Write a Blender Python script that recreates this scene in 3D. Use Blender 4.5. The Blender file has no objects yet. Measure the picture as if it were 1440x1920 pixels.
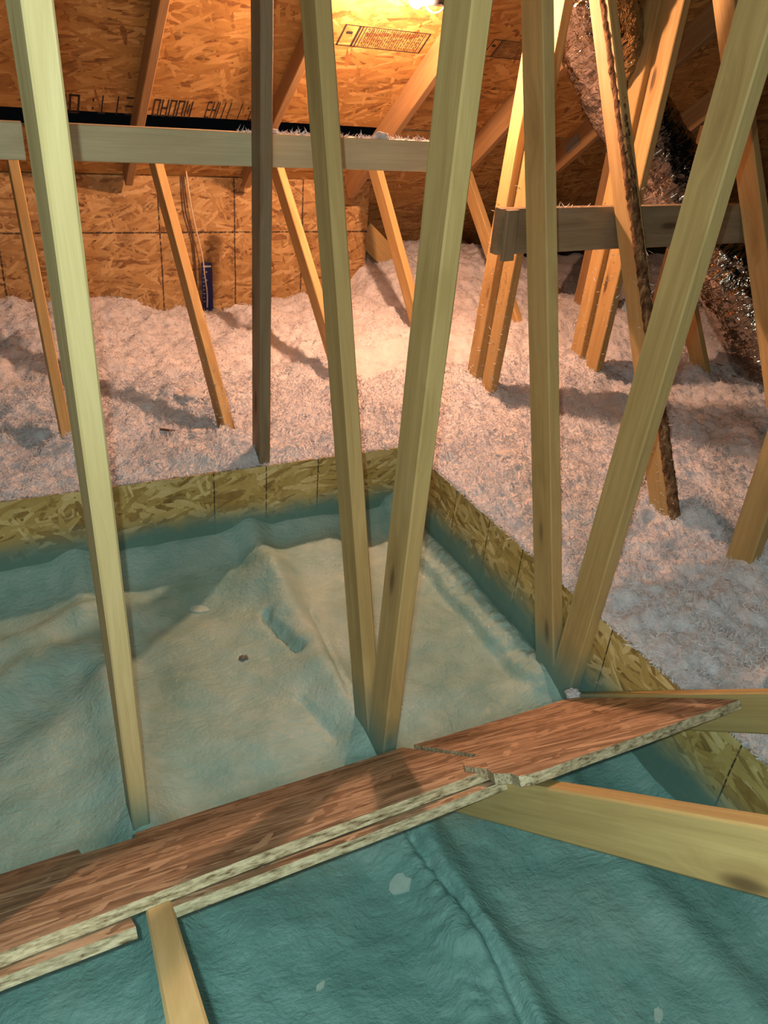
import bpy, bmesh, math, random
import numpy as np
from mathutils import Vector, Matrix, noise
random.seed(7); rng = np.random.default_rng(11)
scene = bpy.context.scene
COL = scene.collection

# ------------------------------------------------------------------ camera, light, exposure
H = 1.54
p, r, a = [math.radians(v) for v in (29.7, 5.3, 28.7)]
F = Vector((math.sin(a)*math.cos(p), math.cos(a)*math.cos(p), -math.sin(p)))
R0 = Vector((math.cos(a), -math.sin(a), 0)); U0 = R0.cross(F)
R = R0*math.cos(r) + U0*math.sin(r); U = -R0*math.sin(r) + U0*math.cos(r)
cd = bpy.data.cameras.new('camera'); cam = bpy.data.objects.new('camera', cd); COL.objects.link(cam)
cam.matrix_world = Matrix(((R.x, U.x, -F.x, 0), (R.y, U.y, -F.y, 0), (R.z, U.z, -F.z, H), (0, 0, 0, 1)))
cd.sensor_fit = 'VERTICAL'; cd.sensor_height = 36.0; cd.sensor_width = 27.0
cd.lens = 36.0*1455/1920; cd.clip_start = 0.02
scene.camera = cam
CAM = Vector((0, 0, H))

scene.view_settings.view_transform = 'Standard'; scene.view_settings.look = 'None'
scene.view_settings.gamma = 1.0; scene.view_settings.use_curve_mapping = False
scene.view_settings.exposure = 0.0

w = bpy.data.worlds.new('attic_air'); scene.world = w; w.use_nodes = True
w.node_tree.nodes['Background'].inputs[0].default_value = (0.55, 0.62, 0.7, 1)
w.node_tree.nodes['Background'].inputs[1].default_value = 0.003

def lamp(name, kind, loc, power, color, size=0.01, target=None):
    d = bpy.data.lights.new(name, kind); d.energy = power; d.color = color
    if kind == 'AREA': d.shape = 'DISK'; d.size = size
    else: d.shadow_soft_size = size
    o = bpy.data.objects.new(name, d); COL.objects.link(o); o.location = loc
    if target is not None: o.rotation_euler = (Vector(target)-Vector(loc)).to_track_quat('-Z', 'Y').to_euler()
    return o
lamp('phone_flash', 'POINT', CAM - R*0.024 + U*0.008, 56.0, (0.78, 1.0, 0.88), 0.005)
# added soft fill light, out of view behind and above the camera
lamp('rear_fill', 'AREA', (-0.9, -1.7, 2.9), 9.0, (1.0, 0.93, 0.85), 0.7, (0.9, 1.3, 0.0)).data.spread = math.radians(95)
BULB = Vector((1.594, 3.024, 1.766))
BULB_RADIANCE = 3450.0                     # the lit bulb itself is the lamp (emission of its glass)

# ------------------------------------------------------------------ material helpers
def mat(name, rough=0.7, spec=0.3, metal=0.0):
    m = bpy.data.materials.new(name); m.use_nodes = True
    b = m.node_tree.nodes['Principled BSDF']
    b.inputs['Roughness'].default_value = rough; b.inputs['Specular IOR Level'].default_value = spec
    b.inputs['Metallic'].default_value = metal
    return m, m.node_tree, b
class N:
    """tiny node builder"""
    def __init__(s, nt): s.nt = nt
    def new(s, t, **k):
        n = s.nt.nodes.new(t)
        for a_, v in k.items(): setattr(n, a_, v)
        return n
    def link(s, a_, b_): s.nt.links.new(a_, b_)
    def val(s, sock, v):
        if isinstance(v, bpy.types.NodeSocket): s.link(v, sock)
        else: sock.default_value = v
    def math(s, op, a_, b_=0.0, c_=0.0, clamp=False):
        n = s.new('ShaderNodeMath', operation=op, use_clamp=clamp)
        s.val(n.inputs[0], a_); s.val(n.inputs[1], b_)
        if len(n.inputs) > 2: s.val(n.inputs[2], c_)
        return n.outputs[0]
    def mix(s, f, a_, b_, bt='MIX'):
        n = s.new('ShaderNodeMix', data_type='RGBA', blend_type=bt)
        s.val(n.inputs[0], f); s.val(n.inputs[6], a_); s.val(n.inputs[7], b_)
        return n.outputs[2]
    def mixf(s, f, a_, b_):
        n = s.new('ShaderNodeMix', data_type='FLOAT'); s.val(n.inputs[0], f); s.val(n.inputs[2], a_); s.val(n.inputs[3], b_)
        return n.outputs[0]
    def mapping(s, v, scale=(1, 1, 1), rot=(0, 0, 0), loc=(0, 0, 0)):
        n = s.new('ShaderNodeMapping'); s.link(v, n.inputs[0])
        n.inputs['Scale'].default_value = scale; n.inputs['Rotation'].default_value = rot
        s.val(n.inputs['Location'], loc)
        return n.outputs[0]
    def noise(s, v, scale, detail=3, rough=0.5, dist=0.0):
        n = s.new('ShaderNodeTexNoise'); s.link(v, n.inputs['Vector']); n.inputs['Scale'].default_value = scale
        n.inputs['Detail'].default_value = detail; n.inputs['Roughness'].default_value = rough; n.inputs['Distortion'].default_value = dist
        return n.outputs['Fac'], n.outputs['Color']
    def vor(s, v, scale, feat='F1', dim='3D', rnd=1.0):
        n = s.new('ShaderNodeTexVoronoi', feature=feat, voronoi_dimensions=dim); s.link(v, n.inputs['Vector'])
        n.inputs['Scale'].default_value = scale; n.inputs['Randomness'].default_value = rnd
        return n
    def ramp(s, f, stops):
        n = s.new('ShaderNodeValToRGB'); s.link(f, n.inputs[0]); e = n.color_ramp.elements
        while len(e) < len(stops): e.new(0.5)
        for i, (pos, c) in enumerate(stops): e[i].position = pos; e[i].color = (*c, 1)
        return n.outputs[0]
    def smooth(s, v, lo, hi, a_=0.0, b_=1.0):
        n = s.new('ShaderNodeMapRange', interpolation_type='SMOOTHSTEP'); s.link(v, n.inputs[0])
        n.inputs[1].default_value = lo; n.inputs[2].default_value = hi; n.inputs[3].default_value = a_; n.inputs[4].default_value = b_
        return n.outputs[0]
    def obj(s): return s.new('ShaderNodeTexCoord').outputs['Object']
    def pos(s): return s.new('ShaderNodeNewGeometry').outputs['Position']
    def sep(s, v):
        n = s.new('ShaderNodeSeparateXYZ'); s.link(v, n.inputs[0]); return n.outputs
    def comb(s, x, y, z):
        n = s.new('ShaderNodeCombineXYZ'); s.val(n.inputs[0], x); s.val(n.inputs[1], y); s.val(n.inputs[2], z); return n.outputs[0]
    def rand(s): return s.new('ShaderNodeObjectInfo').outputs['Random']
    def bump(s, h, strength, dist, b, prev=None):
        n = s.new('ShaderNodeBump'); s.link(h, n.inputs['Height']); n.inputs['Strength'].default_value = strength
        n.inputs['Distance'].default_value = dist
        if prev is not None: s.link(prev, n.inputs['Normal'])
        s.link(n.outputs[0], b.inputs['Normal']); return n.outputs[0]

FOAM_MIST = (0.12, 0.25, 0.235)
def mist(n, col, zlo, zhi, amount=0.9):
    """overspray of teal foam dusted on whatever stands next to it, up to a ragged height"""
    P = n.pos(); z = n.sep(P)[2]
    f, _ = n.noise(P, 9, 4)
    zz = n.math('ADD', z, n.math('MULTIPLY', n.math('SUBTRACT', f, 0.5), 0.10))
    k = n.smooth(zz, zlo, zhi, amount, 0.0)
    return n.mix(k, col, (*FOAM_MIST, 1)), k

def wood_mat(name, light, dark, misty=False, knots=1.0, rough=0.62, zones=(0.0, 0.20)):
    """lumber: grain runs along local Z"""
    m, nt, b = mat(name, rough, 0.28); n = N(nt)
    o = n.obj(); rd = n.rand()
    off = n.comb(n.math('MULTIPLY', rd, 13.0), n.math('MULTIPLY', rd, 7.0), n.math('MULTIPLY', rd, 29.0))
    v = n.new('ShaderNodeVectorMath', operation='ADD'); n.link(o, v.inputs[0]); n.link(off, v.inputs[1]); v = v.outputs[0]
    # knots pull the grain round them
    kv = n.vor(n.mapping(v, (9, 9, 2.6)), 1.0)
    kd = n.math('ADD', kv.outputs['Distance'], 0.0)
    ksel = n.math('GREATER_THAN', n.sep(kv.outputs['Color'])[0], 0.60 if knots else 2.0)
    kn = n.math('MULTIPLY', n.smooth(kd, 0.07, 0.16, 1.0, 0.0), ksel)
    khalo = n.math('MULTIPLY', n.smooth(kd, 0.10, 0.42, 1.0, 0.0), ksel)
    warp, _ = n.noise(n.mapping(v, (5, 5, 1.3)), 1.0, 2)
    g = n.mapping(v, (34, 34, 1.1))
    gd = n.new('ShaderNodeVectorMath', operation='ADD'); n.link(g, gd.inputs[0])
    n.link(n.comb(n.math('MULTIPLY', warp, 5.0), n.math('MULTIPLY', khalo, 1.2), 0.0), gd.inputs[1])
    g1, _ = n.noise(gd.outputs[0], 1.0, 5, 0.62, 0.5)
    fine, _ = n.noise(n.mapping(v, (230, 230, 5)), 1.0, 3)
    blot, _ = n.noise(n.mapping(v, (7, 7, 2.4)), 1.0, 3, 0.6)
    t = n.math('ADD', n.math('MULTIPLY', g1, 0.75), n.math('MULTIPLY', fine, 0.25))
    c = n.ramp(t, [(0.28, dark), (0.50, tuple(0.45*x+0.55*y for x, y in zip(dark, light))), (0.64, light)])
    c = n.mix(n.smooth(blot, 0.58, 0.72, 0, 0.42), c, (dark[0]*0.85, dark[1]*0.80, dark[2]*0.72, 1))
    c = n.mix(n.math('MULTIPLY', khalo, 0.35), c, (dark[0]*0.7, dark[1]*0.55, dark[2]*0.45, 1))
    c = n.mix(n.math('MULTIPLY', kn, 0.85), c, (0.07, 0.038, 0.02, 1))
    # each board has its own slight tone
    c = n.mix(n.math('MULTIPLY', rd, 0.22), c, (dark[0], dark[1], dark[2], 1))
    if misty: c, k = mist(n, c, *zones)
    n.link(c, b.inputs['Base Color'])
    n.bump(t, 0.25, 0.004, b)
    return m
PINE_L, PINE_D = (0.58, 0.43, 0.19), (0.40, 0.27, 0.11)
M_POST = wood_mat('pine_lumber_by_foam', PINE_L, PINE_D, True)
M_PINE = wood_mat('pine_lumber', (0.56, 0.40, 0.18), (0.38, 0.24, 0.09))
M_PALE = wood_mat('pale_fresh_lumber', (0.76, 0.62, 0.34), (0.57, 0.44, 0.20), True)
M_RAFT = wood_mat('pine_rafter', (0.42, 0.26, 0.12), (0.29, 0.16, 0.07))
M_GREY = wood_mat('weathered_board', (0.33, 0.26, 0.17), (0.21, 0.15, 0.09))
M_BRACE = wood_mat('brace_lumber', (0.70, 0.60, 0.40), (0.52, 0.43, 0.27))

def bark_mat():
    m, nt, b = mat('bark', 0.9, 0.15); n = N(nt); o = n.obj()
    f, _ = n.noise(n.mapping(o, (60, 60, 22)), 1.0, 6, 0.7)
    n.link(n.ramp(f, [(0.35, (0.07, 0.035, 0.018)), (0.52, (0.23, 0.12, 0.06)), (0.68, (0.55, 0.36, 0.2))]), b.inputs['Base Color'])
    n.bump(f, 1.0, 0.012, b); return m
M_BARK = bark_mat()

def osb_mat(name, stops, ax=(0, 1), scale=1.0, stretch=(1, 1), lines=(), hline=None, misty=None, rough=0.65, dirt=0.3, linew=0.0022):
    """strand board: overlapping random flakes in local plane ax; chalk lines at the given local positions"""
    m, nt, b = mat(name, rough, 0.25); n = N(nt)
    o = n.obj(); S = n.sep(o)
    u, v = S[ax[0]], S[ax[1]]
    uv = n.comb(u, v, 0.0)
    _, wc = n.noise(uv, 7.0, 2)
    wv = n.new('ShaderNodeVectorMath', operation='MULTIPLY_ADD'); n.link(wc, wv.inputs[0])
    wv.inputs[1].default_value = (0.022, 0.022, 0); n.link(uv, wv.inputs[2]); uvw = wv.outputs[0]
    best = None; tone = None
    for i, (ang, sx, sy) in enumerate([(0.12, 9, 62), (-0.4, 11, 70), (0.55, 9, 55), (1.3, 13, 80), (-0.8, 10, 58), (0.0, 7, 75), (2.5, 12, 60), (-0.15, 8, 50)]):
        q = n.mapping(uvw, (stretch[0], stretch[1], 1), (0, 0, 0), (i*3.7, i*1.9, 0))
        q = n.mapping(q, (1, 1, 1), (0, 0, ang)); q = n.mapping(q, (sx*scale, sy*scale, 1))
        vo = n.vor(q, 1.0, 'F1', '2D')
        c = n.sep(vo.outputs['Color'])
        pr = n.math('SUBTRACT', c[1], n.math('MULTIPLY', vo.outputs['Distance'], 0.55))
        if best is None: best, tone = pr, c[0]
        else:
            gt = n.math('GREATER_THAN', pr, best)
            tone = n.mixf(gt, tone, c[0]); best = n.math('MAXIMUM', pr, best)
    fib, _ = n.noise(n.mapping(uvw, (40, 300, 1)), 1.0, 3)
    sm, _ = n.noise(uv, 11.0, 5, 0.7)
    t = n.math('ADD', n.math('MULTIPLY', tone, 0.50), n.math('ADD', n.math('MULTIPLY', fib, 0.2), n.math('MULTIPLY', sm, 0.3)))
    c = n.ramp(t, stops)
    edge = n.smooth(best, 0.28, 0.55, 0.55, 0.0)
    c = n.mix(edge, c, (stops[0][1][0]*0.35, stops[0][1][1]*0.3, stops[0][1][2]*0.28, 1))
    d, _ = n.noise(uv, 5.0, 5, 0.65)
    c = n.mix(n.smooth(d, 0.5, 0.75, 0.0, dirt), c, (stops[0][1][0]*0.5, stops[0][1][1]*0.45, stops[0][1][2]*0.4, 1))
    ln = None
    wob = n.math('MULTIPLY', n.math('SUBTRACT', n.noise(uv, 3.0, 2)[0], 0.5), 0.012)
    for L in lines:
        k = n.math('LESS_THAN', n.math('ABSOLUTE', n.math('SUBTRACT', n.math('ADD', u, wob), L)), linew)
        ln = k if ln is None else n.math('MAXIMUM', ln, k)
    if hline is not None:
        k = n.math('LESS_THAN', n.math('ABSOLUTE', n.math('SUBTRACT', v, hline)), linew*1.1)
        ln = k if ln is None else n.math('MAXIMUM', ln, k)
    if ln is not None:
        brk, _ = n.noise(uv, 60.0, 2)
        c = n.mix(n.math('MULTIPLY', ln, n.smooth(brk, 0.36, 0.5, 0.25, 0.9)), c, (0.02, 0.018, 0.02, 1))
    if misty: c, _k = mist(n, c, *misty, 0.95)
    n.link(c, b.inputs['Base Color'])
    n.bump(best, 0.35, 0.003, b)
    return m
OSB_Y = [(0.22, (0.30, 0.18, 0.055)), (0.4, (0.49, 0.335, 0.11)), (0.58, (0.60, 0.43, 0.16)), (0.78, (0.82, 0.66, 0.34))]
OSB_R = [(0.20, (0.15, 0.055, 0.018)), (0.32, (0.36, 0.18, 0.055)), (0.6, (0.47, 0.26, 0.08)), (0.8, (0.62, 0.38, 0.15))]
OSB_W = [(0.20, (0.16, 0.07, 0.03)), (0.36, (0.38, 0.215, 0.085)), (0.6, (0.47, 0.29, 0.12)), (0.8, (0.60, 0.41, 0.21))]
OSB_P = [(0.22, (0.20, 0.12, 0.075)), (0.42, (0.40, 0.27, 0.18)), (0.6, (0.52, 0.37, 0.26)), (0.78, (0.72, 0.56, 0.42))]

def osb_edge_mat():
    m, nt, b = mat('osb_cut_edge', 0.8, 0.2); n = N(nt); P = n.pos()
    f, _ = n.noise(n.mapping(P, (28, 160, 160)), 1.0, 5, 0.7)
    n.link(n.ramp(f, [(0.33, (0.09, 0.06, 0.03)), (0.46, (0.36, 0.30, 0.19)), (0.62, (0.60, 0.53, 0.37))]), b.inputs['Base Color'])
    n.bump(f, 0.6, 0.004, b); return m
M_EDGE = osb_edge_mat()

def foam_mat():
    m, nt, b = mat('teal_spray_foam', 0.48, 0.42); n = N(nt); P = n.pos()
    f1, _ = n.noise(P, 2.2, 4, 0.6); f2, _ = n.noise(P, 14, 4)
    t = n.math('ADD', n.math('MULTIPLY', f1, 0.7), n.math('MULTIPLY', f2, 0.3))
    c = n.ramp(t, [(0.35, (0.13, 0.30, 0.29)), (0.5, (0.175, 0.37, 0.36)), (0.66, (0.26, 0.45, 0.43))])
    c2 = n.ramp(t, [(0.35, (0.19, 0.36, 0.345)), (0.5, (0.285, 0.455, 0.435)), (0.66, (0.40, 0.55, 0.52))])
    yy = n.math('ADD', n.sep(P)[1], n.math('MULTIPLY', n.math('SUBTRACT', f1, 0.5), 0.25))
    c = n.mix(n.smooth(yy, 0.98, 1.22), c, c2)      # paler foam colour in the far bay
    n.link(c, b.inputs['Base Color'])
    # orange-peel skin, wavelets and pinholes
    _, wc = n.noise(P, 5.0, 2)
    wv = n.new('ShaderNodeVectorMath', operation='MULTIPLY_ADD'); n.link(wc, wv.inputs[0]); wv.inputs[1].default_value = (.12, .12, .12); n.link(P, wv.inputs[2])
    h1, _ = n.noise(n.mapping(wv.outputs[0], (1, 1.7, 1)), 42, 5, 0.62, 0.4)
    h2, _ = n.noise(P, 120, 3, 0.6)
    vo = n.vor(P, 95, 'SMOOTH_F1')
    h = n.math('ADD', n.math('MULTIPLY', h1, 0.7), n.math('ADD', n.math('MULTIPLY', h2, 0.22), n.math('MULTIPLY', vo.outputs['Distance'], 0.18)))
    n.bump(h, 0.65, 0.013, b)
    return m
M_FOAM = foam_mat()
def simple(name, col, rough=0.6, spec=0.3, metal=0.0, bump=None):
    m, nt, b = mat(name, rough, spec, metal); n = N(nt); o = n.obj()
    f, _ = n.noise(o, 30 if bump is None else bump[0], 4)
    c = n.mix(f, (col[0]*0.82, col[1]*0.82, col[2]*0.82, 1), (min(1, col[0]*1.12), min(1, col[1]*1.12), min(1, col[2]*1.12), 1))
    n.link(c, b.inputs['Base Color'])
    if bump: n.bump(f, bump[1], bump[2], b)
    return m
def insul_mat(name='white_loose_fill', k=1.0):
    m, nt, b = mat(name, 0.95, 0.05); n = N(nt); P = n.pos()
    f, _ = n.noise(P, 60, 6, 0.75); g, _ = n.noise(P, 6, 4, 0.6)
    t = n.math('ADD', n.math('MULTIPLY', f, 0.45), n.math('MULTIPLY', g, 0.55))
    n.link(n.ramp(t, [(0.38, (0.69*k, 0.69*k, 0.76*k)), (0.46, (0.83*k, 0.83*k, 0.90*k)), (0.58, (0.93*k, 0.92*k, 0.97*k))]), b.inputs['Base Color'])
    n.bump(f, 0.9, 0.012, b); return m
M_INS = insul_mat()
M_CLUMP = insul_mat('yellowed_fluff', 0.85)
M_INK = simple('black_ink', (0.03, 0.022, 0.022), 0.8)
M_WHITE = simple('white_print', (0.75, 0.75, 0.75), 0.6)
M_BLUE = simple('blue_card', (0.02, 0.03, 0.16), 0.5)
M_STRING = simple('cream_string', (0.72, 0.58, 0.42), 0.8)
M_CHIP = simple('brown_bark_chip', (0.12, 0.065, 0.05), 0.8)
M_FOAMCHIP = simple('pale_foam_crumb', (0.42, 0.56, 0.54), 0.6, 0.3, 0, (60, 0.5, 0.004))
M_GALV = simple('galvanised_plate', (0.30, 0.29, 0.27), 0.55, 0.4, 0.4)
M_BLACK = simple('black_plastic', (0.03, 0.03, 0.035), 0.4)
M_CERAM = simple('lampholder', (0.5, 0.45, 0.4), 0.4)
def foil_mat():
    m, nt, b = mat('silver_foil_jacket', 0.17, 0.5, 1.0); n = N(nt); P = n.pos()
    dt = n.new('ShaderNodeVectorMath', operation='DOT_PRODUCT'); n.link(P, dt.inputs[0]); dt.inputs[1].default_value = (0.62, -0.42, -0.66)
    S = n.sep(P); t = n.math('MULTIPLY', dt.outputs['Value'], 34.0)
    q = n.comb(t, n.math('MULTIPLY', S[0], 9.0), n.math('MULTIPLY', S[2], 9.0))
    f, _ = n.noise(q, 1.0, 2, 0.5, 0.9); g, _ = n.noise(P, 16, 3, 0.6)
    n.link(n.ramp(g, [(0.35, (0.34, 0.27, 0.21)), (0.65, (0.66, 0.57, 0.49))]), b.inputs['Base Color'])
    n.bump(n.math('ADD', f, n.math('MULTIPLY', g, 1.2)), 0.65, 0.022, b); return m
M_FOIL = foil_mat()
def glow_mat():
    m, nt, b = mat('lit_bulb_glass'); b.inputs['Base Color'].default_value = (1, .9, .7, 1)
    b.inputs['Emission Color'].default_value = (1.0, 0.53, 0.31, 1); b.inputs['Emission Strength'].default_value = BULB_RADIANCE
    return m
M_GLOW = glow_mat()

# ------------------------------------------------------------------ object helpers
def link(name, me, m, parent=None, smooth=False):
    o = bpy.data.objects.new(name, me); COL.objects.link(o)
    for x in (m if isinstance(m, (list, tuple)) else [m]): me.materials.append(x)
    if smooth:
        for f in me.polygons: f.use_smooth = True
    if parent is not None: o.parent = parent; o.matrix_parent_inverse = Matrix.Translation(-parent.location)
    return o
def tag(o, label=None, cat=None, group=None, kind=None):
    if label: o['label'] = label
    if cat: o['category'] = cat
    if group: o['group'] = group
    if kind: o['kind'] = kind
    return o
def empty(name, loc, label, cat, group=None):
    o = bpy.data.objects.new(name, None); COL.objects.link(o); o.location = loc; o.empty_display_size = 0.05
    return tag(o, label, cat, group)
def mesh(verts, faces):
    me = bpy.data.meshes.new('m'); me.from_pydata([tuple(v) for v in verts], [], faces); me.update(); return me

def beam(name, p0, p1, wide, m, parent=None, wd=0.089, th=0.038, bow=0.0, twist0=0.0, twist1=0.0, seed=0):
    """sawn board from p0 to p1; local Z runs along it, local Y is its wide side"""
    p0 = Vector(p0); p1 = Vector(p1); z = (p1-p0); L = z.length; z.normalize()
    y = Vector(wide); y = (y - z*y.dot(z)).normalized(); x = y.cross(z)
    rd = random.Random(seed+int(L*1000)); n = max(4, int(L/0.12)); ch = 0.0035
    prof = [(-th/2+ch, -wd/2), (th/2-ch, -wd/2), (th/2, -wd/2+ch), (th/2, wd/2-ch), (th/2-ch, wd/2), (-th/2+ch, wd/2), (-th/2, wd/2-ch), (-th/2, -wd/2+ch)]
    V = []; ox = rd.uniform(-9, 9)
    for i in range(n+1):
        t = i/n; tw = math.radians(twist0*(1-t)+twist1*t); c, s = math.cos(tw), math.sin(tw)
        bx = bow*math.sin(math.pi*t)
        for j, (px, py) in enumerate(prof):
            jit = 0.0009*noise.noise(Vector((ox+j*3.1, t*L*7, 2.0)))
            px2, py2 = px*(1+jit/th*2), py*(1+jit/wd*2)
            V.append((px2*c-py2*s+bx, px2*s+py2*c, t*L))
    Fc = [tuple(reversed(range(8))), tuple(n*8+k for k in range(8))]
    for i in range(n):
        for j in range(8):
            k = (j+1) % 8; Fc.append((i*8+j, i*8+k, (i+1)*8+k, (i+1)*8+j))
    o = link(name, mesh(V, Fc), m)
    mw = Matrix(((x.x, y.x, z.x, p0.x), (x.y, y.y, z.y, p0.y), (x.z, y.z, z.z, p0.z), (0, 0, 0, 1)))
    if parent is not None:
        o.parent = parent; mw = Matrix.Translation(-parent.location) @ mw
    o.matrix_basis = mw
    return o

def slab(name, outline, y0, y1, frame, mats, parent=None, sub=1):
    """plate whose 2-D outline (u, v) is extruded from w=y0 to w=y1; frame = (origin, uaxis, vaxis, waxis) or Matrix"""
    O, ua, va, wa = frame
    n = len(outline)
    V = [(u, v, y0) for u, v in outline] + [(u, v, y1) for u, v in outline]
    Fc = [tuple(reversed(range(n))), tuple(range(n, 2*n))] + [(i, (i+1) % n, n+(i+1) % n, n+i) for i in range(n)]
    me = mesh(V, Fc)
    o = link(name, me, mats, parent)
    for i, f in enumerate(me.polygons): f.material_index = 0 if i < 2 or not isinstance(mats, (list, tuple)) else 1
    o.matrix_basis = Matrix(((ua[0], va[0], wa[0], O[0]), (ua[1], va[1], wa[1], O[1]), (ua[2], va[2], wa[2], O[2]), (0, 0, 0, 1)))
    bm = bmesh.new(); bm.from_mesh(me); bmesh.ops.recalc_face_normals(bm, faces=bm.faces); bm.to_mesh(me); bm.free()
    return o
def tube(pts, radii, seg=10):
    V = []; Fc = []; pts = [Vector(q) for q in pts]; n = len(pts); up = Vector((0.13, 0.2, 1)).normalized()
    if not isinstance(radii, (list, tuple)): radii = [radii]*n
    for i, q in enumerate(pts):
        t = (pts[min(i+1, n-1)]-pts[max(i-1, 0)]).normalized(); s = t.cross(up).normalized(); u2 = s.cross(t)
        for k in range(seg):
            an = 2*math.pi*k/seg; V.append(q+(s*math.cos(an)+u2*math.sin(an))*radii[i])
    for i in range(n-1):
        for k in range(seg): Fc.append((i*seg+k, i*seg+(k+1) % seg, (i+1)*seg+(k+1) % seg, (i+1)*seg+k))
    Fc += [tuple(reversed(range(seg))), tuple((n-1)*seg+k for k in range(seg))]
    return mesh(V, Fc)
def fract(x, y, z=0.0, oct=4, H_=0.9): return noise.fractal(Vector((x, y, z)), H_, 2.0, oct)
def sstep(v, lo, hi):
    t = min(1, max(0, (v-lo)/(hi-lo))); return t*t*(3-2*t)

# ------------------------------------------------------------------ heights of the foam and the loose fill
DX, DY, DTOP = 1.372, 2.36, 0.283          # inner faces of the two dam walls, and their top
TX = {1: 0.128, 2: 0.737, 3: 1.350, 4: 1.960, 5: 2.570, 6: 3.180, 7: 3.790}
def seg_d(x, y, ax, ay, bx, by):
    dx, dy = bx-ax, by-ay; t = max(0, min(1, ((x-ax)*dx+(y-ay)*dy)/(dx*dx+dy*dy)))
    return math.hypot(x-ax-t*dx, y-ay-t*dy)
def foam_z(x, y):
    z = -0.045 + 0.018*fract(x*1.6, y*1.6, 3.1, 3)
    z += 0.012*fract(x*5, y*5, 9, 3)
    # lumber covered by the foam
    for tx in (0.135, 0.735, -0.48):
        d = abs(x-tx-0.012*fract(y*2.5, tx, 5, 2)); far = sstep(y, 0.9, 1.4)
        z += (0.050 if tx != 0.735 else 0.058)*math.exp(-(d/(0.062 if y > 1.2 else 0.05))**2)*(0.85+0.3*fract(y*3, tx, 1, 2))
    if y < 1.2:                                # rolls between the chords near the photographer
        z += 0.030*math.exp(-((x-0.66-0.02*math.sin(y*9))/0.05)**2)
        z += 0.022*math.exp(-((x-1.16)/0.05)**2)
        rg = math.exp(-((x-0.67-0.02*math.sin(y*9))/0.055)**2)
        z += 0.0028*rg*math.sin(y*150+x*90+9*fract(x*7, y*7, 2, 3)) + 0.006*fract(x*20, y*34, 6, 3)*(0.4+rg)
        z += 0.012*math.exp(-((x-0.30)/0.12)**2)
        sc = x-(0.715+0.012*math.sin(y*11)); z -= 0.030*math.exp(-(sc/0.012)**2)*sstep(y, 0.35, 0.55)
    else:                                      # swells towards the left dam
        z += 0.065*math.exp(-(seg_d(x, y, -0.35, 1.93, 0.22, 2.12)/0.07)**2)
        z += 0.060*math.exp(-(seg_d(x, y, -0.6, 1.62, 0.02, 1.93)/0.075)**2)
        z += 0.050*math.exp(-(seg_d(x, y, 0.68, 2.12, 1.0, 2.22)/0.09)**2)
        z += 0.014*math.exp(-(seg_d(x, y, 0.62, 1.90, 0.66, 1.62)/0.05)**2)
        z -= 0.040*math.exp(-(seg_d(x+0.010*fract(y*22, x*9, 3, 3), y, 0.652, 1.93, 0.69, 1.72)/0.013)**2)     # torn slot
        z -= 0.014*math.exp(-(seg_d(x, y, 0.80, 1.90, 0.74, 1.45)/0.007)**2)      # crease along the chord
        z -= 0.011*math.exp(-(seg_d(x, y, 0.62, 1.52, 0.66, 1.36)/0.014)**2)
        z -= 0.018*math.exp(-(seg_d(x, y, 0.22, 1.95, 0.55, 2.12)/0.06)**2)
    # it climbs the dam walls, with a bead of thick foam along the right one
    dr = DX-x; dl = DY-y
    z += 0.055*math.exp(-(dr/0.035)**1.4)*(0.75+0.55*sstep(y, 1.3, 2.2)) + 0.085*math.exp(-(dl/0.08)**1.3)
    if dr < 0.3:
        wob = 0.012*fract(y*7, 3.3, 1, 3)
        lump = noise.voronoi(Vector((x*38, y*38, 0.5)))[0][0]
        z += (0.040+0.020*(0.5-lump))*(1-sstep(dr+wob, 0.080, 0.105))*sstep(dr, -0.01, 0.03)*sstep(y, 1.15, 1.45)
    for px, py in ((0.13, 1.25), (0.737, 1.3), (1.31, 1.33)): z += 0.03*math.exp(-((x-px)**2+(y-py)**2)/0.007)
    return z
HEAPS = [(1.96, 2.72), (1.96, 2.86), (2.57, 2.74), (2.57, 2.86), (0.74, 2.56), (0.18, 2.68), (2.0, 1.25), (1.35, 2.95), (3.1, 2.6)]
def ins_z(x, y):
    z = 0.292 + 0.022*fract(x*1.8, y*1.8, 1.7, 3)
    z += 0.09*sstep(y, 2.5, 3.3)*sstep(x, 1.0, 2.0)
    z += 0.07*math.exp(-(seg_d(x, y, -0.6, 4.4, 0.3, 4.3)/0.5)**2)
    z += 0.10*sstep(x, 1.95, 2.15)*sstep(y, 3.7, 4.4)
    z += 0.03*sstep(x, 2.0, 3.2)*sstep(y, 1.0, 2.6)
    z -= 0.16*sstep(x, 3.0, 3.6)*sstep(y, 3.3, 4.2)
    z -= 0.05*sstep(y, 4.1, 4.4)*sstep(x, 0.6, 1.0)*(1-sstep(x, 1.9, 2.1))
    z += 0.07*math.exp(-((x-2.03)**2+(y-1.55)**2)/0.012)      # heap round the barky web
    z += 0.034*fract(x*5.5, y*5.5, 4.0, 4, 0.8) + 0.015*fract(x*20, y*20, 8.0, 3, 0.6) + 0.009*fract(x*50, y*50, 1.0, 2, 0.6)
    for px, py in HEAPS:
        q = (x-px)**2+(y-py)**2
        if q < 0.06: z += 0.045*math.exp(-q/0.007)
    # stays below the dam tops where it meets them
    q = max(y-(DY+0.013), 0) if x < DX+0.013 else (max(x-(DX+0.013), 0) if y < DY+0.013 else math.hypot(x-DX-0.013, y-DY-0.013))
    k = sstep(q, 0.0, 0.07); z = z*k+(DTOP-0.003+0.006*fract(x*20, y*20, 2, 3))*(1-k)
    return z
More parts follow.
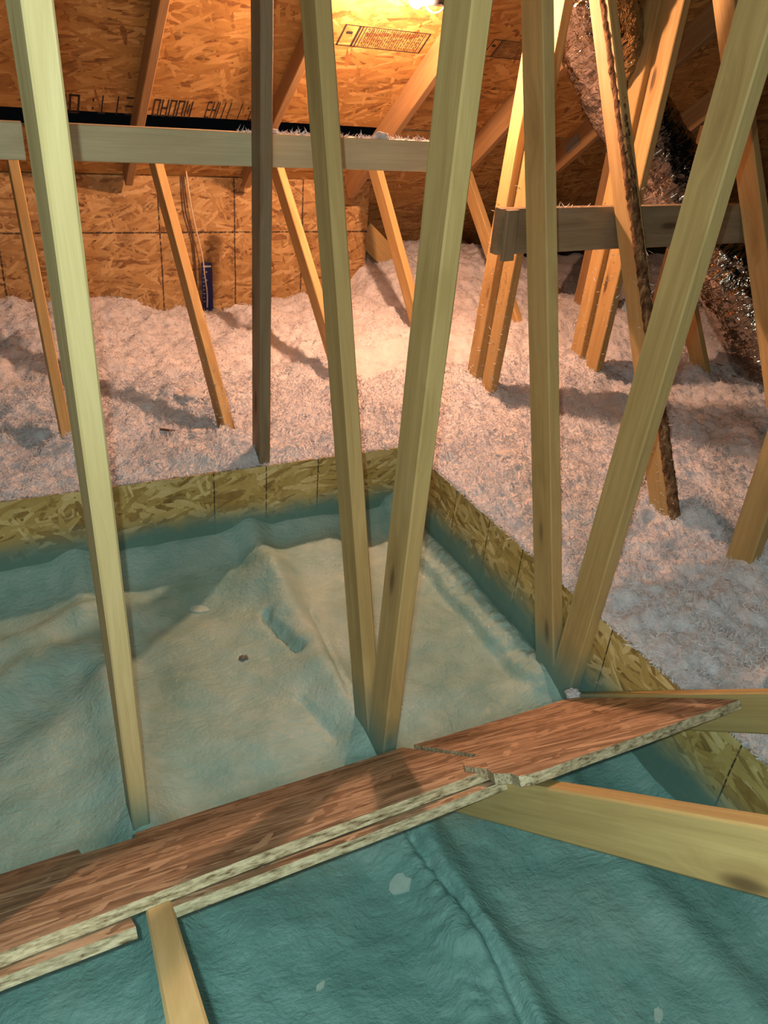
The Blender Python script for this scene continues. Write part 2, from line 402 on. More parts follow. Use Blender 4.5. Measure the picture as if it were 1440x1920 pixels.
def grid(name, x0, x1, y0, y1, step, fz, m, keep=None):
    nx = int((x1-x0)/step); ny = int((y1-y0)/step)
    xs = [x0+(x1-x0)*i/nx for i in range(nx+1)]; ys = [y0+(y1-y0)*j/ny for j in range(ny+1)]
    V = []; idx = {}; Fc = []
    for j, y in enumerate(ys):
        for i, x in enumerate(xs):
            if keep is None or keep(x, y): idx[(i, j)] = len(V); V.append((x, y, fz(x, y)))
    for j in range(ny):
        for i in range(nx):
            q = [(i, j), (i+1, j), (i+1, j+1), (i, j+1)]
            if all(k in idx for k in q): Fc.append(tuple(idx[k] for k in q))
    return V, Fc

V, Fc = grid('foam', -1.3, DX, -0.6, DY, 0.0085, foam_z, None)
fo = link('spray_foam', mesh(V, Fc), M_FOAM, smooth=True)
tag(fo, 'teal spray foam covering the sunken floor between the strand board dams', 'foam insulation', kind='stuff')
# subfloor under everything
o = slab('floor', [(-1.6, -0.9), (7.0, -0.9), (7.0, 6.4), (-1.6, 6.4)], -0.22, -0.20, ((0, 0, 0), (1, 0, 0), (0, 1, 0), (0, 0, 1)), simple('drywall_back', (0.35, 0.33, 0.3)))
tag(o, kind='structure')

def keepi(x, y): return (y > DY+0.012) or (x > DX+0.012)
V1, F1 = grid('i', -1.3, DX+0.013, DY+0.013, 4.385, 0.012, ins_z, None)
V2, F2 = grid('i', DX+0.013, 3.4, -0.6, 5.10, 0.012, ins_z, lambda x, y: y < 4.385 or x > 2.125)
V3, F3 = grid('i', 3.4, 6.8, -0.6, 5.10, 0.06, ins_z, None)
V4, F4 = [], []
Vi, Fi = [], []
for Vv, Ff in ((V1, F1), (V2, F2), (V3, F3), (V4, F4)):
    k = len(Vi); Vi += Vv; Fi += [tuple(q+k for q in f) for f in Ff]
ins = link('loose_fill_insulation', mesh(Vi, Fi), M_INS, smooth=True)
tag(ins, 'white fluffy blown insulation heaped behind the strand board dams', 'insulation', kind='stuff')

# loose fibres standing up out of the fill (its own fluff, many thousand tiny flakes)
def flakes(points, size_lo, size_hi):
    nP = len(points); P = np.array(points, np.float32)
    d = rng.normal(size=(nP, 3)).astype(np.float32); d[:, 2] = np.abs(d[:, 2])*0.7; d /= np.linalg.norm(d, axis=1)[:, None]
    e = rng.normal(size=(nP, 3)).astype(np.float32); e -= d*(e*d).sum(1)[:, None]; e /= np.linalg.norm(e, axis=1)[:, None]
    L = rng.uniform(size_lo, size_hi, nP).astype(np.float32)[:, None]; W = L*0.10
    bend = rng.normal(size=(nP, 3)).astype(np.float32)*L*0.25
    v = np.stack([P-e*W-d*L*0.2, P+e*W-d*L*0.2, P+e*W*0.9+d*L*0.4+bend*.5, P-e*W*0.9+d*L*0.4+bend*.5, P+d*L+bend], 1).reshape(-1, 3)
    me = bpy.data.meshes.new('flakes'); me.vertices.add(nP*5); me.vertices.foreach_set('co', v.ravel())
    base = (np.arange(nP)*5)[:, None]
    loops = (base+np.array([0, 1, 2, 3, 3, 2, 4])).ravel()
    me.loops.add(nP*7); me.loops.foreach_set('vertex_index', loops.astype(np.int32))
    me.polygons.add(nP*2); st = (np.arange(nP)*7)[:, None]+np.array([0, 4])
    me.polygons.foreach_set('loop_start', st.ravel().astype(np.int32))
    me.update(calc_edges=True); me.validate(); return me
pts = []
def scatter(nn, x0, x1, y0, y1):
    for _ in range(nn):
        x = random.uniform(x0, x1); y = random.uniform(y0, y1)
        if keepi(x, y): pts.append((x, y, ins_z(x, y)+random.uniform(-0.003, 0.003)))
scatter(60000, -0.5, 1.4, DY+0.015, 3.3)
scatter(25000, -0.5, 2.2, 3.3, 4.4)
scatter(95000, DX+0.015, 2.6, 0.3, 3.0)
scatter(30000, 2.2, 4.0, 1.5, 4.5)
def cling(nn, x, y0, z0, y1, z1, wx=0.02, wy=0.045, fall=1.5):
    for _ in range(int(nn*0.38)):             # wisps clinging to lumber, thinning out upwards
        t = random.random()**fall; side = random.random()
        yc = y0+(y1-y0)*t; zc = z0+(z1-z0)*t
        if side < .6: pts.append((x-wx, yc+random.uniform(-wy, wy), zc))
        else: pts.append((x+random.uniform(-wx, wx), yc-wy, zc))
cling(420, 1.96, 2.715, .30, 2.67, 1.2); cling(420, 1.96, 2.845, .30, 2.80, 1.1, fall=2.2)
cling(260, 2.57, 2.735, .35, 2.72, 1.2); cling(260, 2.57, 2.865, .35, 2.85, 1.1)
cling(420, 1.96, 1.57, .30, 2.0, 1.1, fall=2.0); cling(150, 0.74, 2.55, .28, 3.0, .62)
for _ in range(500): pts.append((random.uniform(.75, 1.40), 2.487+random.uniform(-.015, .015), 1.342))
for _ in range(900): pts.append((random.uniform(-.4, 1.37), DY+random.uniform(.0, .012), DTOP+.002))
for _ in range(1600): pts.append((DX+random.uniform(-.002, .012), random.uniform(.4, 2.36), DTOP+.002))
for _ in range(260): pts.append((random.uniform(1.6, 2.9), 2.17+random.uniform(-.015, .015), 1.19))
fl = link('insulation_fibres', flakes(pts, 0.007, 0.019), M_INS, ins)
tag(fl, kind='stuff')

# ------------------------------------------------------------------ roof deck, back wall, dams
NZ = Vector((0, 0.6, 0.8)); SL = Vector((0, -0.8, 0.6))     # 3-in-4 roof: normal and up-slope direction
EAVE = Vector((0, 4.0, 1.27))
M_ROOF = osb_mat('roof_strand_board', OSB_R, (0, 1), 0.62, (1, 1), dirt=0.35)
ceil = slab('ceiling', [(-1.6, 0), (7.0, 0), (7.0, 5.3), (-1.6, 5.3)], 0.0, 0.012, (EAVE, (1, 0, 0), SL, NZ), [M_ROOF, M_EDGE]); tag(ceil, kind='structure')
def roofp(x, y, off=0.0):
    """point on the underside of the roof deck at plan position x, y"""
    return Vector((x, y, 1.27+0.75*(4.0-y))) - NZ*off
# lower strip of deck beyond the open slot
low = slab('ceiling_lower', [(-1.6, -1.72), (7.0, -1.72), (7.0, -0.012), (2.05, -0.012), (2.05, -0.13), (-1.6, -0.13)], 0.0, 0.012, (EAVE, (1, 0, 0), SL, NZ), [M_ROOF, M_EDGE]); low.name = 'ceiling.001'; tag(low, kind='structure')
M_WALL = osb_mat('back_wall_strand_board', OSB_W, (0, 1), 0.85, (1, 1), lines=(-0.28, 0.10, 0.484, 0.89, 1.30, 1.70), hline=0.68, dirt=0.55, linew=0.004)
bw = slab('wall_back', [(-1.6, 0.05), (2.115, 0.05), (2.115, 0.96), (-1.6, 0.96)], 0.0, -0.012, ((0, 4.40, 0), (1, 0, 0), (0, 0, 1), (0, -1, 0)), [M_WALL, M_EDGE]); tag(bw, kind='structure')

M_DAML = osb_mat('dam_strand_board', OSB_Y, (0, 1), 0.8, lines=(0.2, 0.61, 0.80, 1.0), misty=(0.055, 0.165), dirt=0.25)
M_DAMR = osb_mat('dam_strand_board_right', OSB_Y, (0, 1), 0.8, lines=(0.55, 0.73, 1.17, 1.59, 1.78, 1.99), misty=(0.05, 0.185), dirt=0.25)
d1 = slab('dam_board', [(-1.35, -0.10), (DX-0.001, -0.10), (DX-0.001, DTOP), (-1.35, DTOP-0.002)], 0.0, 0.011, ((0, DY, 0), (1, 0, 0), (0, 0, 1), (0, 1, 0)), [M_DAML, M_EDGE])
tag(d1, 'long strand board dam across the back of the teal foam, with three dark vertical lines', 'board')
d2 = slab('dam_board', [(-0.7, -0.10), (DY+0.011, -0.10), (DY+0.011, DTOP), (-0.7, DTOP-0.002)], 0.0, 0.011, ((DX, 0, 0), (0, 1, 0), (0, 0, 1), (1, 0, 0)), [M_DAMR, M_EDGE])
tag(d2, 'strand board dam running from the back corner forward, right of the teal foam', 'board')

# ------------------------------------------------------------------ trusses
XW = (0, 1, 0)
def raft_bottom(y): return 1.28+0.75*(3.85-y)
def truss(i, label, parts, tail=4.35, head=-0.5, group=None):
    x = TX[i]; e = empty('roof_truss', (x, 1.25, 0.0), label, 'roof truss', group)
    rw, dz = (0.087, 0.052) if i < 4 else (0.128, 0.026)
    beam('rafter', (x, tail, raft_bottom(tail)+dz), (x, head, raft_bottom(head)+dz), (0, 0.6, 0.8), M_RAFT, e, wd=rw, seed=i)
    for k, (p0, p1, mt, kw) in enumerate(parts):
        beam('low_board' if p0[2] < 0 and p1[1] < 0 else 'post', p0, p1, XW if 'wide' not in kw else kw['wide'], mt, e, seed=i*10+k, **{q: v for q, v in kw.items() if q != 'wide'})
    return e
t1 = truss(1, 'roof truss with the pale post at far left and the low board at bottom left', [
    ((0.130, 1.27, -0.06), (0.084, 1.17, 2.5), M_PALE, dict(twist0=0, twist1=12, bow=0.004)),
    ((0.184, 2.65, 0.20), (0.172, 3.50, 1.15), M_PINE, {}),
    ((0.128, 1.235, -0.055), (0.012, -0.35, 1.34), M_PALE, dict(wide=(0, 1, 1)))])
t2 = truss(2, 'roof truss whose two posts meet in a V in the middle of the teal foam', [
    ((0.737, 1.245, -0.06), (0.737, 1.215, 3.15), M_POST, {}),
    ((0.737, 1.300, -0.06), (0.737, 2.150, 2.52), M_POST, {}),
    ((0.737, 2.50, 0.21), (0.737, 3.66, 1.13), M_PINE, dict(wide=(0, 1, -1))),
    ((0.737, 1.225, -0.055), (0.737, -0.30, 1.30), M_POST, dict(wide=(0, 1, 1)))])
t3 = truss(3, 'roof truss whose posts meet beside the right dam, one leaning over the insulation', [
    ((1.350, 1.270, -0.06), (1.350, 1.170, 3.15), M_POST, {}),
    ((1.350, 1.315, -0.06), (1.350, 2.175, 2.47), M_POST, {}),
    ((1.350, 2.80, 0.20), (1.350, 3.86, 1.09), M_PINE, dict(wide=(0, 1, -1))),
    ((1.350, 1.235, -0.055), (1.350, -0.30, 1.31), M_POST, dict(wide=(0, 1, 1)))])
t4 = truss(4, 'orange-lit roof truss with the barky web rising behind the right-hand leaning post', [
    ((1.960, 1.265, 0.18), (1.960, 1.330, 3.1), M_PINE, {}),
    ((1.960, 1.53, 0.18), (1.960, 2.62, 2.15), M_PINE, {}),
    ((1.960, 2.715, 0.22), (1.960, 2.615, 2.16), M_PINE, dict(wd=0.080)),
    ((1.960, 2.845, 0.22), (1.960, 2.745, 2.06), M_PINE, dict(wd=0.080)),
    ((1.985, 2.780, 0.22), (1.985, 2.680, 2.10), M_PINE, dict(wd=0.06, th=0.03)),
    ((1.960, 3.22, 0.22), (1.960, 4.05, 1.10), M_PINE, dict(wide=(0, 1, -1)))])
t5 = truss(5, 'roof truss with grooved double web behind grey board and dark web at right edge', [
    ((2.570, 1.50, 0.18), (2.570, 2.64, 2.12), M_PINE, {}),
    ((2.570, 2.735, 0.22), (2.570, 2.710, 2.07), M_PINE, dict(wd=0.080)),
    ((2.570, 2.865, 0.22), (2.570, 2.840, 1.98), M_PINE, dict(wd=0.080)),
    ((2.595, 2.800, 0.22), (2.595, 2.775, 2.02), M_PINE, dict(wd=0.06, th=0.03)),
    ((2.570, 3.22, 0.22), (2.570, 4.10, 1.05), M_PINE, dict(wide=(0, 1, -1)))])
t6 = truss(6, 'dim roof truss behind the duct with a grey metal plate on its rafter', [
    ((3.180, 3.62, 0.15), (3.180, 3.59, 1.40), M_RAFT, {}),
    ((3.180, 2.54, 0.22), (3.180, 3.35, 1.40), M_PINE, dict(wide=(0, 1, -1))),
    ((3.180, 3.78, 0.15), (3.180, 4.15, 1.00), M_RAFT, dict(wide=(0, 1, -1)))])
t7 = truss(7, 'farthest dark roof truss at the upper right, low behind the silver duct', [
    ((3.790, 3.60, 0.10), (3.790, 3.56, 1.40), M_RAFT, {})])
# bark left on the edge of one web
def bark_strip(parent):
    p0 = Vector((1.960-0.003, 1.53-0.052+0.016, 0.22)); p1 = Vector((1.960-0.003, 2.62-0.052+0.016, 2.1)); n = 260; V = []; Fc = []; K = 9
    ax = (p1-p0).normalized(); fb = Vector((0, -ax.z, ax.y)).normalized(); fa = Vector((-1, 0, 0))
    for i in range(n+1):
        t = i/n; c = p0.lerp(p1, t)
        for k in range(K):
            an = math.radians(-25+150*k/(K-1)); edge = 0 if k in (0, K-1) else 1
            h = 0.0165+edge*(0.004+0.007*abs(fract(t*60, k*0.9, 2, 4, 0.7)))
            V.append(c+(fa*math.cos(an)+fb*math.sin(an))*h)
    for i in range(n):
        for k in range(K-1): Fc.append((i*K+k, i*K+k+1, (i+1)*K+k+1, (i+1)*K+k))
    o = link('bark_edge', mesh(V, Fc), M_BARK, parent, True); o['label'] = 'rough brown bark edge'
bark_strip(t4)
# metal plate nailed on the T6 rafter
y0 = 3.72
pl = []
for sgn in (0, 1):
    pass
c0 = Vector((3.160, 3.98, raft_bottom(3.98)+0.026)); ur = Vector((0, -0.8, 0.6)); vr = Vector((0, 0.6, 0.8))
V = []; Fc = []
for (u, v) in ((0, -0.03), (0.12, -0.03), (0.12, 0.03), (0, 0.03)):
    V.append(c0+ur*u+vr*v); V.append(c0+ur*u+vr*v+Vector((-0.003, 0, 0)))
Fc = [(0, 2, 4, 6), (1, 7, 5, 3), (0, 1, 3, 2), (2, 3, 5, 4), (4, 5, 7, 6), (6, 7, 1, 0)]
for i in range(9):
    for j in range(4):
        b0 = c0+ur*(0.01+i*0.0125)+vr*(-0.024+j*0.0145)+Vector((-0.003, 0, 0)); k = len(V)
        V += [b0, b0+ur*0.003, b0+ur*0.003+vr*0.008+Vector((-0.001, 0, 0)), b0+vr*0.008+Vector((-0.001, 0, 0))]; Fc.append((k, k+1, k+2, k+3))
link('connector_plate', mesh(V, Fc), M_GALV, t6)

# ------------------------------------------------------------------ single studs and braces
s = beam('wood_post', (0.803, 2.425, 0.02), (0.803, 2.425, raft_bottom(2.425)+0.02), (0, 1, 0), M_GREY, seed=77)
tag(s, 'upright brown stud behind the back dam, crossing in front of the long level brace', 'post')
b1 = beam('brace_board', (0.236, 2.487, 1.294), (1.415, 2.487, 1.294), (0, 0, 1), M_BRACE, wd=0.093, seed=5)
tag(b1, 'long level brace board at upper left, running behind the V posts', 'board')
b0_ = beam('brace_board', (-0.9, 2.487, 1.292), (0.157, 2.487, 1.292), (0, 0, 1), M_BRACE, wd=0.093, seed=6)
tag(b0_, 'short end of level brace board at the left edge, left of the pale post', 'board')
b2 = beam('brace_board', (1.50, 2.17, 1.114), (3.1, 2.17, 1.150), (0, 0, 1), M_GREY, wd=0.140, seed=9)
tag(b2, 'wide grey level board behind the right-hand posts, in front of the silver duct', 'board')
blk = beam('wood_block', (1.535, 2.135, 1.03), (1.527, 2.135, 1.185), (1, 0, 0), M_GREY, wd=0.045, th=0.02, seed=19)
tag(blk, 'short splintered grey block at the left end of the wide grey board', 'block')
# board sloping down in the dark right of the back wall
sb = beam('sloping_board', (2.13, 4.50, 0.66), (2.66, 4.50, 0.22), (0, 0, 1), M_PINE, wd=0.14, seed=31)
tag(sb, 'orange board sloping down into the insulation just right of the back wall', 'board')
db = beam('wood_block', (3.50, 2.66, 0.20), (3.60, 2.80, 0.50), (1, 0, 0), M_PINE, seed=41)
tag(db, 'stub of orange lumber in the insulation under the end of the silver duct', 'block')

# ------------------------------------------------------------------ strand board planks wedged on the low webs
S_ = Vector((0, -0.7513, 0.66)); N_ = Vector((0, 0.66, 0.7513)); PO = Vector((0, 1.2, 0.0105))
M_PLANK = osb_mat('plank_strand_board', OSB_P, (0, 1), 0.9, (0.55, 1.15), dirt=0.45, misty=None)
def ragged(pts, amp=0.003, step=0.03, seed=0):
    rd = random.Random(seed); out = []
    for i, q in enumerate(pts):
        q2 = pts[(i+1) % len(pts)]; L = math.hypot(q2[0]-q[0], q2[1]-q[1]); k = max(1, int(L/step))
        nx_, ny_ = -(q2[1]-q[1])/max(L, 1e-6), (q2[0]-q[0])/max(L, 1e-6)
        for j in range(k):
            t = j/k; am = 0 if j == 0 else rd.uniform(-amp, amp)
            out.append((q[0]+(q2[0]-q[0])*t+nx_*am, q[1]+(q2[1]-q[1])*t+ny_*am))
    return out
def plank(name, outline, o0, o1, label, tiltx=0.0, amp=0.0015, seed=0):
    ua = Vector((1, 0, 0)) + N_*tiltx; ua.normalize(); wa = ua.cross(S_).normalized()
    if wa.z < 0: wa = -wa
    fr = (PO, ua, S_, wa)
    o = slab(name, ragged(outline, amp, 0.04, seed), o0, o1, fr, [M_PLANK, M_EDGE])
    tag(o, label, 'board', 'strand board planks lying across the low truss boards'); return o
plank('osb_plank', [(-0.75, 0.07), (-0.006, 0.062), (-0.003, 0.125), (0.102, 0.135), (0.110, 0.082), (0.752, 0.078), (0.752, 0.43), (0.70, 0.50), (0.706, 0.572), (0.27, 0.594), (-0.12, 0.636), (-0.75, 0.66)], 0.018, 0.036,
      'long upper strand board plank from the left edge, notched round the pale post', seed=3)
plank('osb_plank', [(0.108, 0.13), (0.715, 0.12), (0.733, 0.606), (0.45, 0.628), (0.108, 0.640)], 0.0, 0.016,
      'lower strand board plank under the long one, between the low board and the V', seed=4)
plank('osb_plank', [(-0.75, 0.2), (0.040, 0.2), (0.052, 0.668), (-0.75, 0.70)], 0.0, 0.016,
      'lower strand board plank at the bottom left, ending short of the low board', seed=5)
def right_plank():
    # its left end sits on the left plank, its right end drops beside the third truss
    o = plank('osb_plank', [(0.760, 0.128), (0.88, 0.11), (1.18, 0.05), (1.320, 0.006), (1.318, 0.45), (1.300, 0.635), (0.974, 0.693), (0.700, 0.735), (0.680, 0.725), (0.686, 0.69), (0.672, 0.655), (0.690, 0.60), (0.682, 0.53), (0.70, 0.49), (0.757, 0.45)],
              0.0, 0.018, 'right-hand strand board plank with a broken left end and a sharp right corner', tiltx=-0.050, seed=8, amp=0.002)
    o.matrix_basis = Matrix.Translation(N_*0.062) @ o.matrix_basis
right_plank()

# ------------------------------------------------------------------ work light
wl = empty('work_light', BULB, 'bare glowing bulb hanging below the roof deck at the top', 'lamp')
bm = bmesh.new(); bmesh.ops.create_uvsphere(bm, u_segments=24, v_segments=16, radius=0.029)
for v in bm.verts:
    if v.co.x > 0.01: v.co.y *= 0.75; v.co.z *= 0.75; v.co.x *= 1.5
me = bpy.data.meshes.new('b'); bm.to_mesh(me); bm.free()
bulb = link('bulb', me, M_GLOW, None, True); bulb.parent = wl
bulb.visible_shadow = True
def cyl(name, p0, p1, r0, r1, m, parent, seg=20):
    me_ = tube([p0, Vector(p0).lerp(Vector(p1), .5), p1], [r0, (r0+r1)/2, r1], seg); o_ = link(name, me_, m, None, True); o_.parent = parent; return o_
ax_ = Vector((0.9, 0.1, 0.12)).normalized()
cyl('socket', ax_*0.045, ax_*0.12, 0.020, 0.026, M_BLACK, wl)
ring = []
for k in range(28):
    an = math.pi*(0.95+1.1*k/27); ring.append(ax_*0.085+Vector((0.045*math.cos(an), 0, 0.045*math.sin(an))))
o = link('guard_ring', tube(ring, 0.0035, 8), M_CERAM, None, True); o.parent = wl
cyl('mounting_box', ax_*0.15, ax_*0.21, 0.045, 0.045, M_BLACK, wl)
cyl('bracket', ax_*0.18, Vector((-0.02, 0.03, 0.47)), 0.008, 0.008, M_BLACK, wl)

# ------------------------------------------------------------------ flexible duct
def smooth_path(P, n):
    P = [Vector(q) for q in P]; P = [P[0]*2-P[1]]+P+[P[-1]*2-P[-2]]; out = []
    for i in range(1, len(P)-2):
        for k in range(n):
            t = k/n; a0, a1, a2, a3 = P[i-1], P[i], P[i+1], P[i+2]
            out.append(0.5*((2*a1)+(a2-a0)*t+(2*a0-5*a1+4*a2-a3)*t*t+(3*a1-a0-3*a2+a3)*t**3))
    out.append(P[-2]); return out
dp = smooth_path([(2.231, 2.959, 2.014), (2.396, 2.973, 1.771), (2.722, 3.074, 1.495), (3.11, 3.04, 1.15), (3.285, 2.87, 0.90), (3.42, 2.70, 0.66), (3.60, 2.52, 0.33), (3.68, 2.42, 0.18)], 40)
seg = 96; V = []; Fc = []; up = Vector((0.2, 0.1, 1)).normalized(); arc = 0.0
for i, q in enumerate(dp):
    t = (dp[min(i+1, len(dp)-1)]-dp[max(i-1, 0)]).normalized(); s1 = t.cross(up).normalized(); u1 = s1.cross(t)
    if i: arc += (q-dp[i-1]).length
    for k in range(seg):
        an = 2*math.pi*k/seg; cx, sx = math.cos(an), math.sin(an)
        rr = 0.166 + 0.002*math.sin(arc*150+2.0*fract(cx*2, sx*2, arc*3, 2))
        rr += 0.012*fract(cx*2+arc*3, sx*2, arc*7, 3, 0.8) + 0.005*abs(fract(cx*3+arc*12, sx*3, arc*26, 4, 0.6))
        V.append(q+(s1*cx+u1*sx)*rr)
for i in range(len(dp)-1):
    for k in range(seg): Fc.append((i*seg+k, i*seg+(k+1) % seg, (i+1)*seg+(k+1) % seg, (i+1)*seg+k))
du = link('flexible_duct', mesh(V, Fc), M_FOIL, None, True)
tag(du, 'crinkled silver foil flexible duct sloping down at the right behind the posts', 'duct')

# ------------------------------------------------------------------ depth marker card, string and cable on the back wall
card = empty('depth_marker', (1.13, 4.37, 0.30), 'dark blue depth marker card standing in the insulation at the back wall', 'marker')
me = mesh([(-.03, 0, -.06), (.03, 0, -.06), (.03, 0, .26), (-.03, 0, .26), (-.03, .002, -.06), (.03, .002, -.06), (.03, .002, .26), (-.03, .002, .26)],
          [(0, 1, 2, 3), (7, 6, 5, 4), (0, 4, 5, 1), (1, 5, 6, 2), (2, 6, 7, 3), (3, 7, 4, 0)])
o = link('card', me, M_BLUE); o.parent = card; o.location = (0, 0, -0.035)
V = []; Fc = []
def rect(x0, x1, z0, z1, y=-0.0012):
    k = len(V); V.extend([(x0, y, z0), (x1, y, z0), (x1, y, z1), (x0, y, z1)]); Fc.append((k, k+1, k+2, k+3))
rect(-.024, .024, .20, .209)
for i in range(9): rect(-.024, -.012-(i % 2)*.004, .185-i*.022, .188-i*.022)
for i in range(4): rect(-.006, .0, .17-i*.045, .178-i*.045)
o = link('printed_scale', mesh(V, Fc), M_WHITE); o.parent = card
st = link('string', tube(smooth_path([(1.035, 4.375, 1.03), (1.06, 4.37, 0.80), (1.105, 4.365, 0.57), (1.115, 4.362, 0.46), (1.125, 4.36, 0.36), (1.12, 4.35, 0.28)], 8), 0.004, 6), M_STRING, None, True)
tag(st, 'cream string hanging down the back wall over the blue marker card', 'string')
ca = link('cable', tube(smooth_path([(1.02, 4.385, 0.97), (1.028, 4.38, 0.80), (1.065, 4.385, 0.62), (1.075, 4.385, 0.34)], 8), 0.005, 6), M_CHIP, None, True)
tag(ca, 'thin dark cable running down the back wall left of the cream string', 'cable')

# ------------------------------------------------------------------ printed marks on the roof deck
def stamp(name, x0, x1, y0, y1, pattern, label):
    """ink marks on the underside of the deck between plan x0..x1 and y0 (high side)..y1 (low side)"""
    V = []; Fc = []
    def q(u0, u1, v0, v1):
        k = len(V)
        for (u, v) in ((u0, v0), (u1, v0), (u1, v1), (u0, v1)):
            V.append(roofp(x0+(x1-x0)*u, y0+(y1-y0)*v, 0.0012))
        Fc.append((k, k+1, k+2, k+3))
    pattern(q)
    o = link(name, mesh(V, Fc), M_INK, ceil)
    o.matrix_parent_inverse = ceil.matrix_basis.inverted(); o['label'] = label
    return o
rd = random.Random(4)
def glyphs(text_w, seed):
    """tall narrow printed characters, drawn stroke by stroke"""
    SEG = {'I': 'l', 'H': 'lrm', 'E': 'ltmb', 'D': 'lrtb', 'O': 'lrtb', 'U': 'lrt', 'S': 'tmb', 'N': 'lrx', 'T': 'cb', 'G': 'lbtr', 'R': 'lrmb', 'P': 'lmb', ':': 'dd', ' ': ''}
    def f(q):
        n_ = len(text_w); cw = 1.0/n_; s_ = cw*0.16
        for i, ch in enumerate(text_w):
            a0 = i*cw+cw*0.10; a1 = (i+1)*cw-cw*0.10; mid = (a0+a1)/2
            for k in SEG.get(ch, 'l'):
                if k == 'l': q(a0, a0+s_, 0, 1)
                if k == 'r': q(a1-s_, a1, 0, 1)
                if k == 't': q(a0, a1, 0, .1)
                if k == 'b': q(a0, a1, .9, 1)
                if k == 'm': q(a0, a1, .45, .55)
                if k == 'c': q(mid-s_/2, mid+s_/2, 0, 1)
                if k == 'x': q(mid-s_/2, mid+s_/2, .2, .8)
                if k == 'd': q(mid-s_/2, mid+s_/2, .2, .35); q(mid-s_/2, mid+s_/2, .65, .8)
    return f
stamp('printed_mark', 0.28, 0.50, 3.91, 4.015, glyphs('HIUO', 1), 'black printed characters along the deck edge')
stamp('printed_mark', 0.53, 0.72, 3.905, 4.01, glyphs(':T IS', 2), 'black printed characters along the deck edge')
stamp('printed_mark', 0.80, 0.98, 3.905, 4.005, glyphs('GROUN', 5), 'black printed characters along the deck edge')
def box_stamp(seed):
    rd = random.Random(seed)
    def f(q):
        q(0, 1, 0, .035); q(0, 1, .965, 1); q(0, .02, 0, 1); q(.98, 1, 0, 1); q(.16, .185, 0, 1); q(.20, .215, 0, 1)
        q(.05, .12, .3, .42); u = .24
        while u < .95:
            if rd.random() < .3: q(u, u+.008, .04, .96)
            else:
                v = .08
                while v < .9:
                    L = rd.uniform(.05, .2); q(u, u+.010, v, min(.93, v+L)); v += L+rd.uniform(.03, .08)
            u += rd.uniform(.018, .032)
    return f
stamp('printed_mark', 1.04, 1.30, 3.90, 4.0, glyphs('EHIII I:DI', 9), 'black printed characters along the deck edge')
stamp('printed_stamp', 1.50, 1.905, 3.45, 3.55, box_stamp(1), 'black box stamp with rows of print')
stamp('printed_stamp', 2.22, 2.50, 3.44, 3.53, box_stamp(2), 'black box stamp with rows of print')
stamp('printed_stamp', 2.62, 3.00, 3.47, 3.57, box_stamp(3), 'black box stamp with rows of print')

# ------------------------------------------------------------------ small things lying about
def clump(name, loc, rx, ry, rz, m, label, cat, seed, group=None, fluffy=False):
    bm = bmesh.new(); bmesh.ops.create_icosphere(bm, subdivisions=4, radius=1.0)
    for v in bm.verts:
        q = v.co.copy(); d = 1+0.35*fract(q.x*1.7+seed, q.y*1.7, q.z*1.7, 5, 0.6)
        v.co = Vector((q.x*rx*d, q.y*ry*d, max(-0.5, q.z)*rz*d))
    me_ = bpy.data.meshes.new('c'); bm.to_mesh(me_); bm.free()
    o_ = link(name, me_, m, None, True); o_.location = loc; tag(o_, label, cat, group)
    return o_
clump('insulation_clump', (0.69, 3.00, ins_z(0.69, 3.0)+0.005), .065, .05, .035, M_CLUMP, 'greyish clump lying on the insulation left of the leaning orange web', 'clump', 3)
clump('insulation_clump', (0.64, 2.65, ins_z(0.64, 2.65)-0.002), .05, .035, .02, M_CLUMP, 'flat pale clump in the insulation below the greyish one', 'clump', 5)
clump('insulation_clump', (1.67, 2.14, ins_z(1.67, 2.14)), .055, .035, .022, M_CLUMP, 'pale clump on the insulation right of the dam corner', 'clump', 8)
clump('insulation_tuft', (1.225, 2.487, 1.348), .026, .012, .012, M_INS, 'white insulation tuft on top of the long level brace', 'tuft', 9)
clump('insulation_tuft', (0.86, 2.487, 1.345), .016, .010, .007, M_INS, 'tiny white tuft on the long brace next to the upright stud', 'tuft', 12)
clump('insulation_tuft', (1.325, 1.20, 0.035), .022, .020, .018, M_INS, 'white tuft at the foot of the right-hand leaning post', 'tuft', 17)
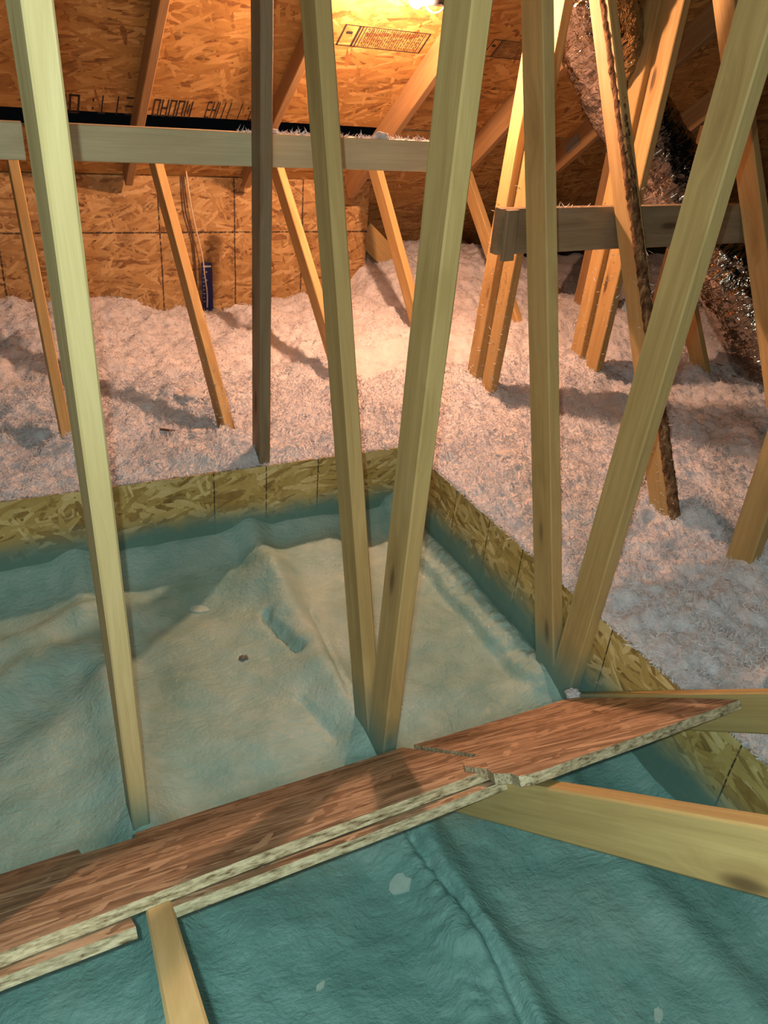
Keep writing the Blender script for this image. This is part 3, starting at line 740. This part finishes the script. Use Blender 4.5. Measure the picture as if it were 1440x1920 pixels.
clump('insulation_tuft', (1.955, 1.985, 0.90), .016, .014, .022, M_INS, 'white tuft caught on the bark of the barky web', 'tuft', 14)
def chip(name, loc, rot, pts, th, m, label, cat, group=None):
    n_ = len(pts); V_ = [(x, y, 0) for x, y in pts]+[(x*.92, y*.92, th) for x, y in pts]
    o_ = link(name, mesh(V_, [tuple(reversed(range(n_))), tuple(range(n_, 2*n_))]+[(i, (i+1) % n_, n_+(i+1) % n_, n_+i) for i in range(n_)]), m)
    o_.location = loc; o_.rotation_euler = rot; tag(o_, label, cat, group); return o_
def blob(rx, ry, seed, n_=14):
    rd = random.Random(seed); return [(rx*math.cos(2*math.pi*i/n_)*rd.uniform(.75, 1.15), ry*math.sin(2*math.pi*i/n_)*rd.uniform(.75, 1.15)) for i in range(n_)]
chip('wood_chip', (0.53, 2.70, ins_z(0.53, 2.70)+0.008), (0.2, 0.1, 2.3), [(-.03, -.008), (.028, -.010), (.03, .006), (-.028, .008)], .006, M_CHIP, 'small dark brown chip lying on the white insulation', 'chip')
FC = [((0.48, 2.09), .034, .018, 0.25, 'large white foam scrap on the far foam near the back dam'),
      ((0.63, 0.915), .026, .030, 0.3, 'round pale foam scrap in front of the planks near the low board'),
      ((0.38, 0.772), .012, .007, 0.4, 'small pale foam crumb at the bottom between low board and middle'),
      ((0.975, 0.46), .010, .018, 0.2, 'narrow pale foam crumb at the bottom right')]
for k, ((x, y), rx, ry, rz, lab) in enumerate(FC):
    e = 0.02; nx_ = -(foam_z(x+e, y)-foam_z(x-e, y))/(2*e); ny_ = -(foam_z(x, y+e)-foam_z(x, y-e))/(2*e)
    o = chip('foam_scrap', (x, y, foam_z(x, y)+0.001), (0, 0, 0), blob(rx, ry, k), .005, M_FOAMCHIP, lab, 'foam scrap')
    o.rotation_euler = Vector((nx_, ny_, 1)).to_track_quat('Z', 'Y').to_euler()
clump('debris_clump', (0.53, 1.765, foam_z(0.53, 1.765)+0.002), .013, .011, .008, simple('grey_crumb', (0.16, 0.15, 0.13), 0.9), 'small grey-brown crumb in the middle of the far foam', 'crumb', 21)
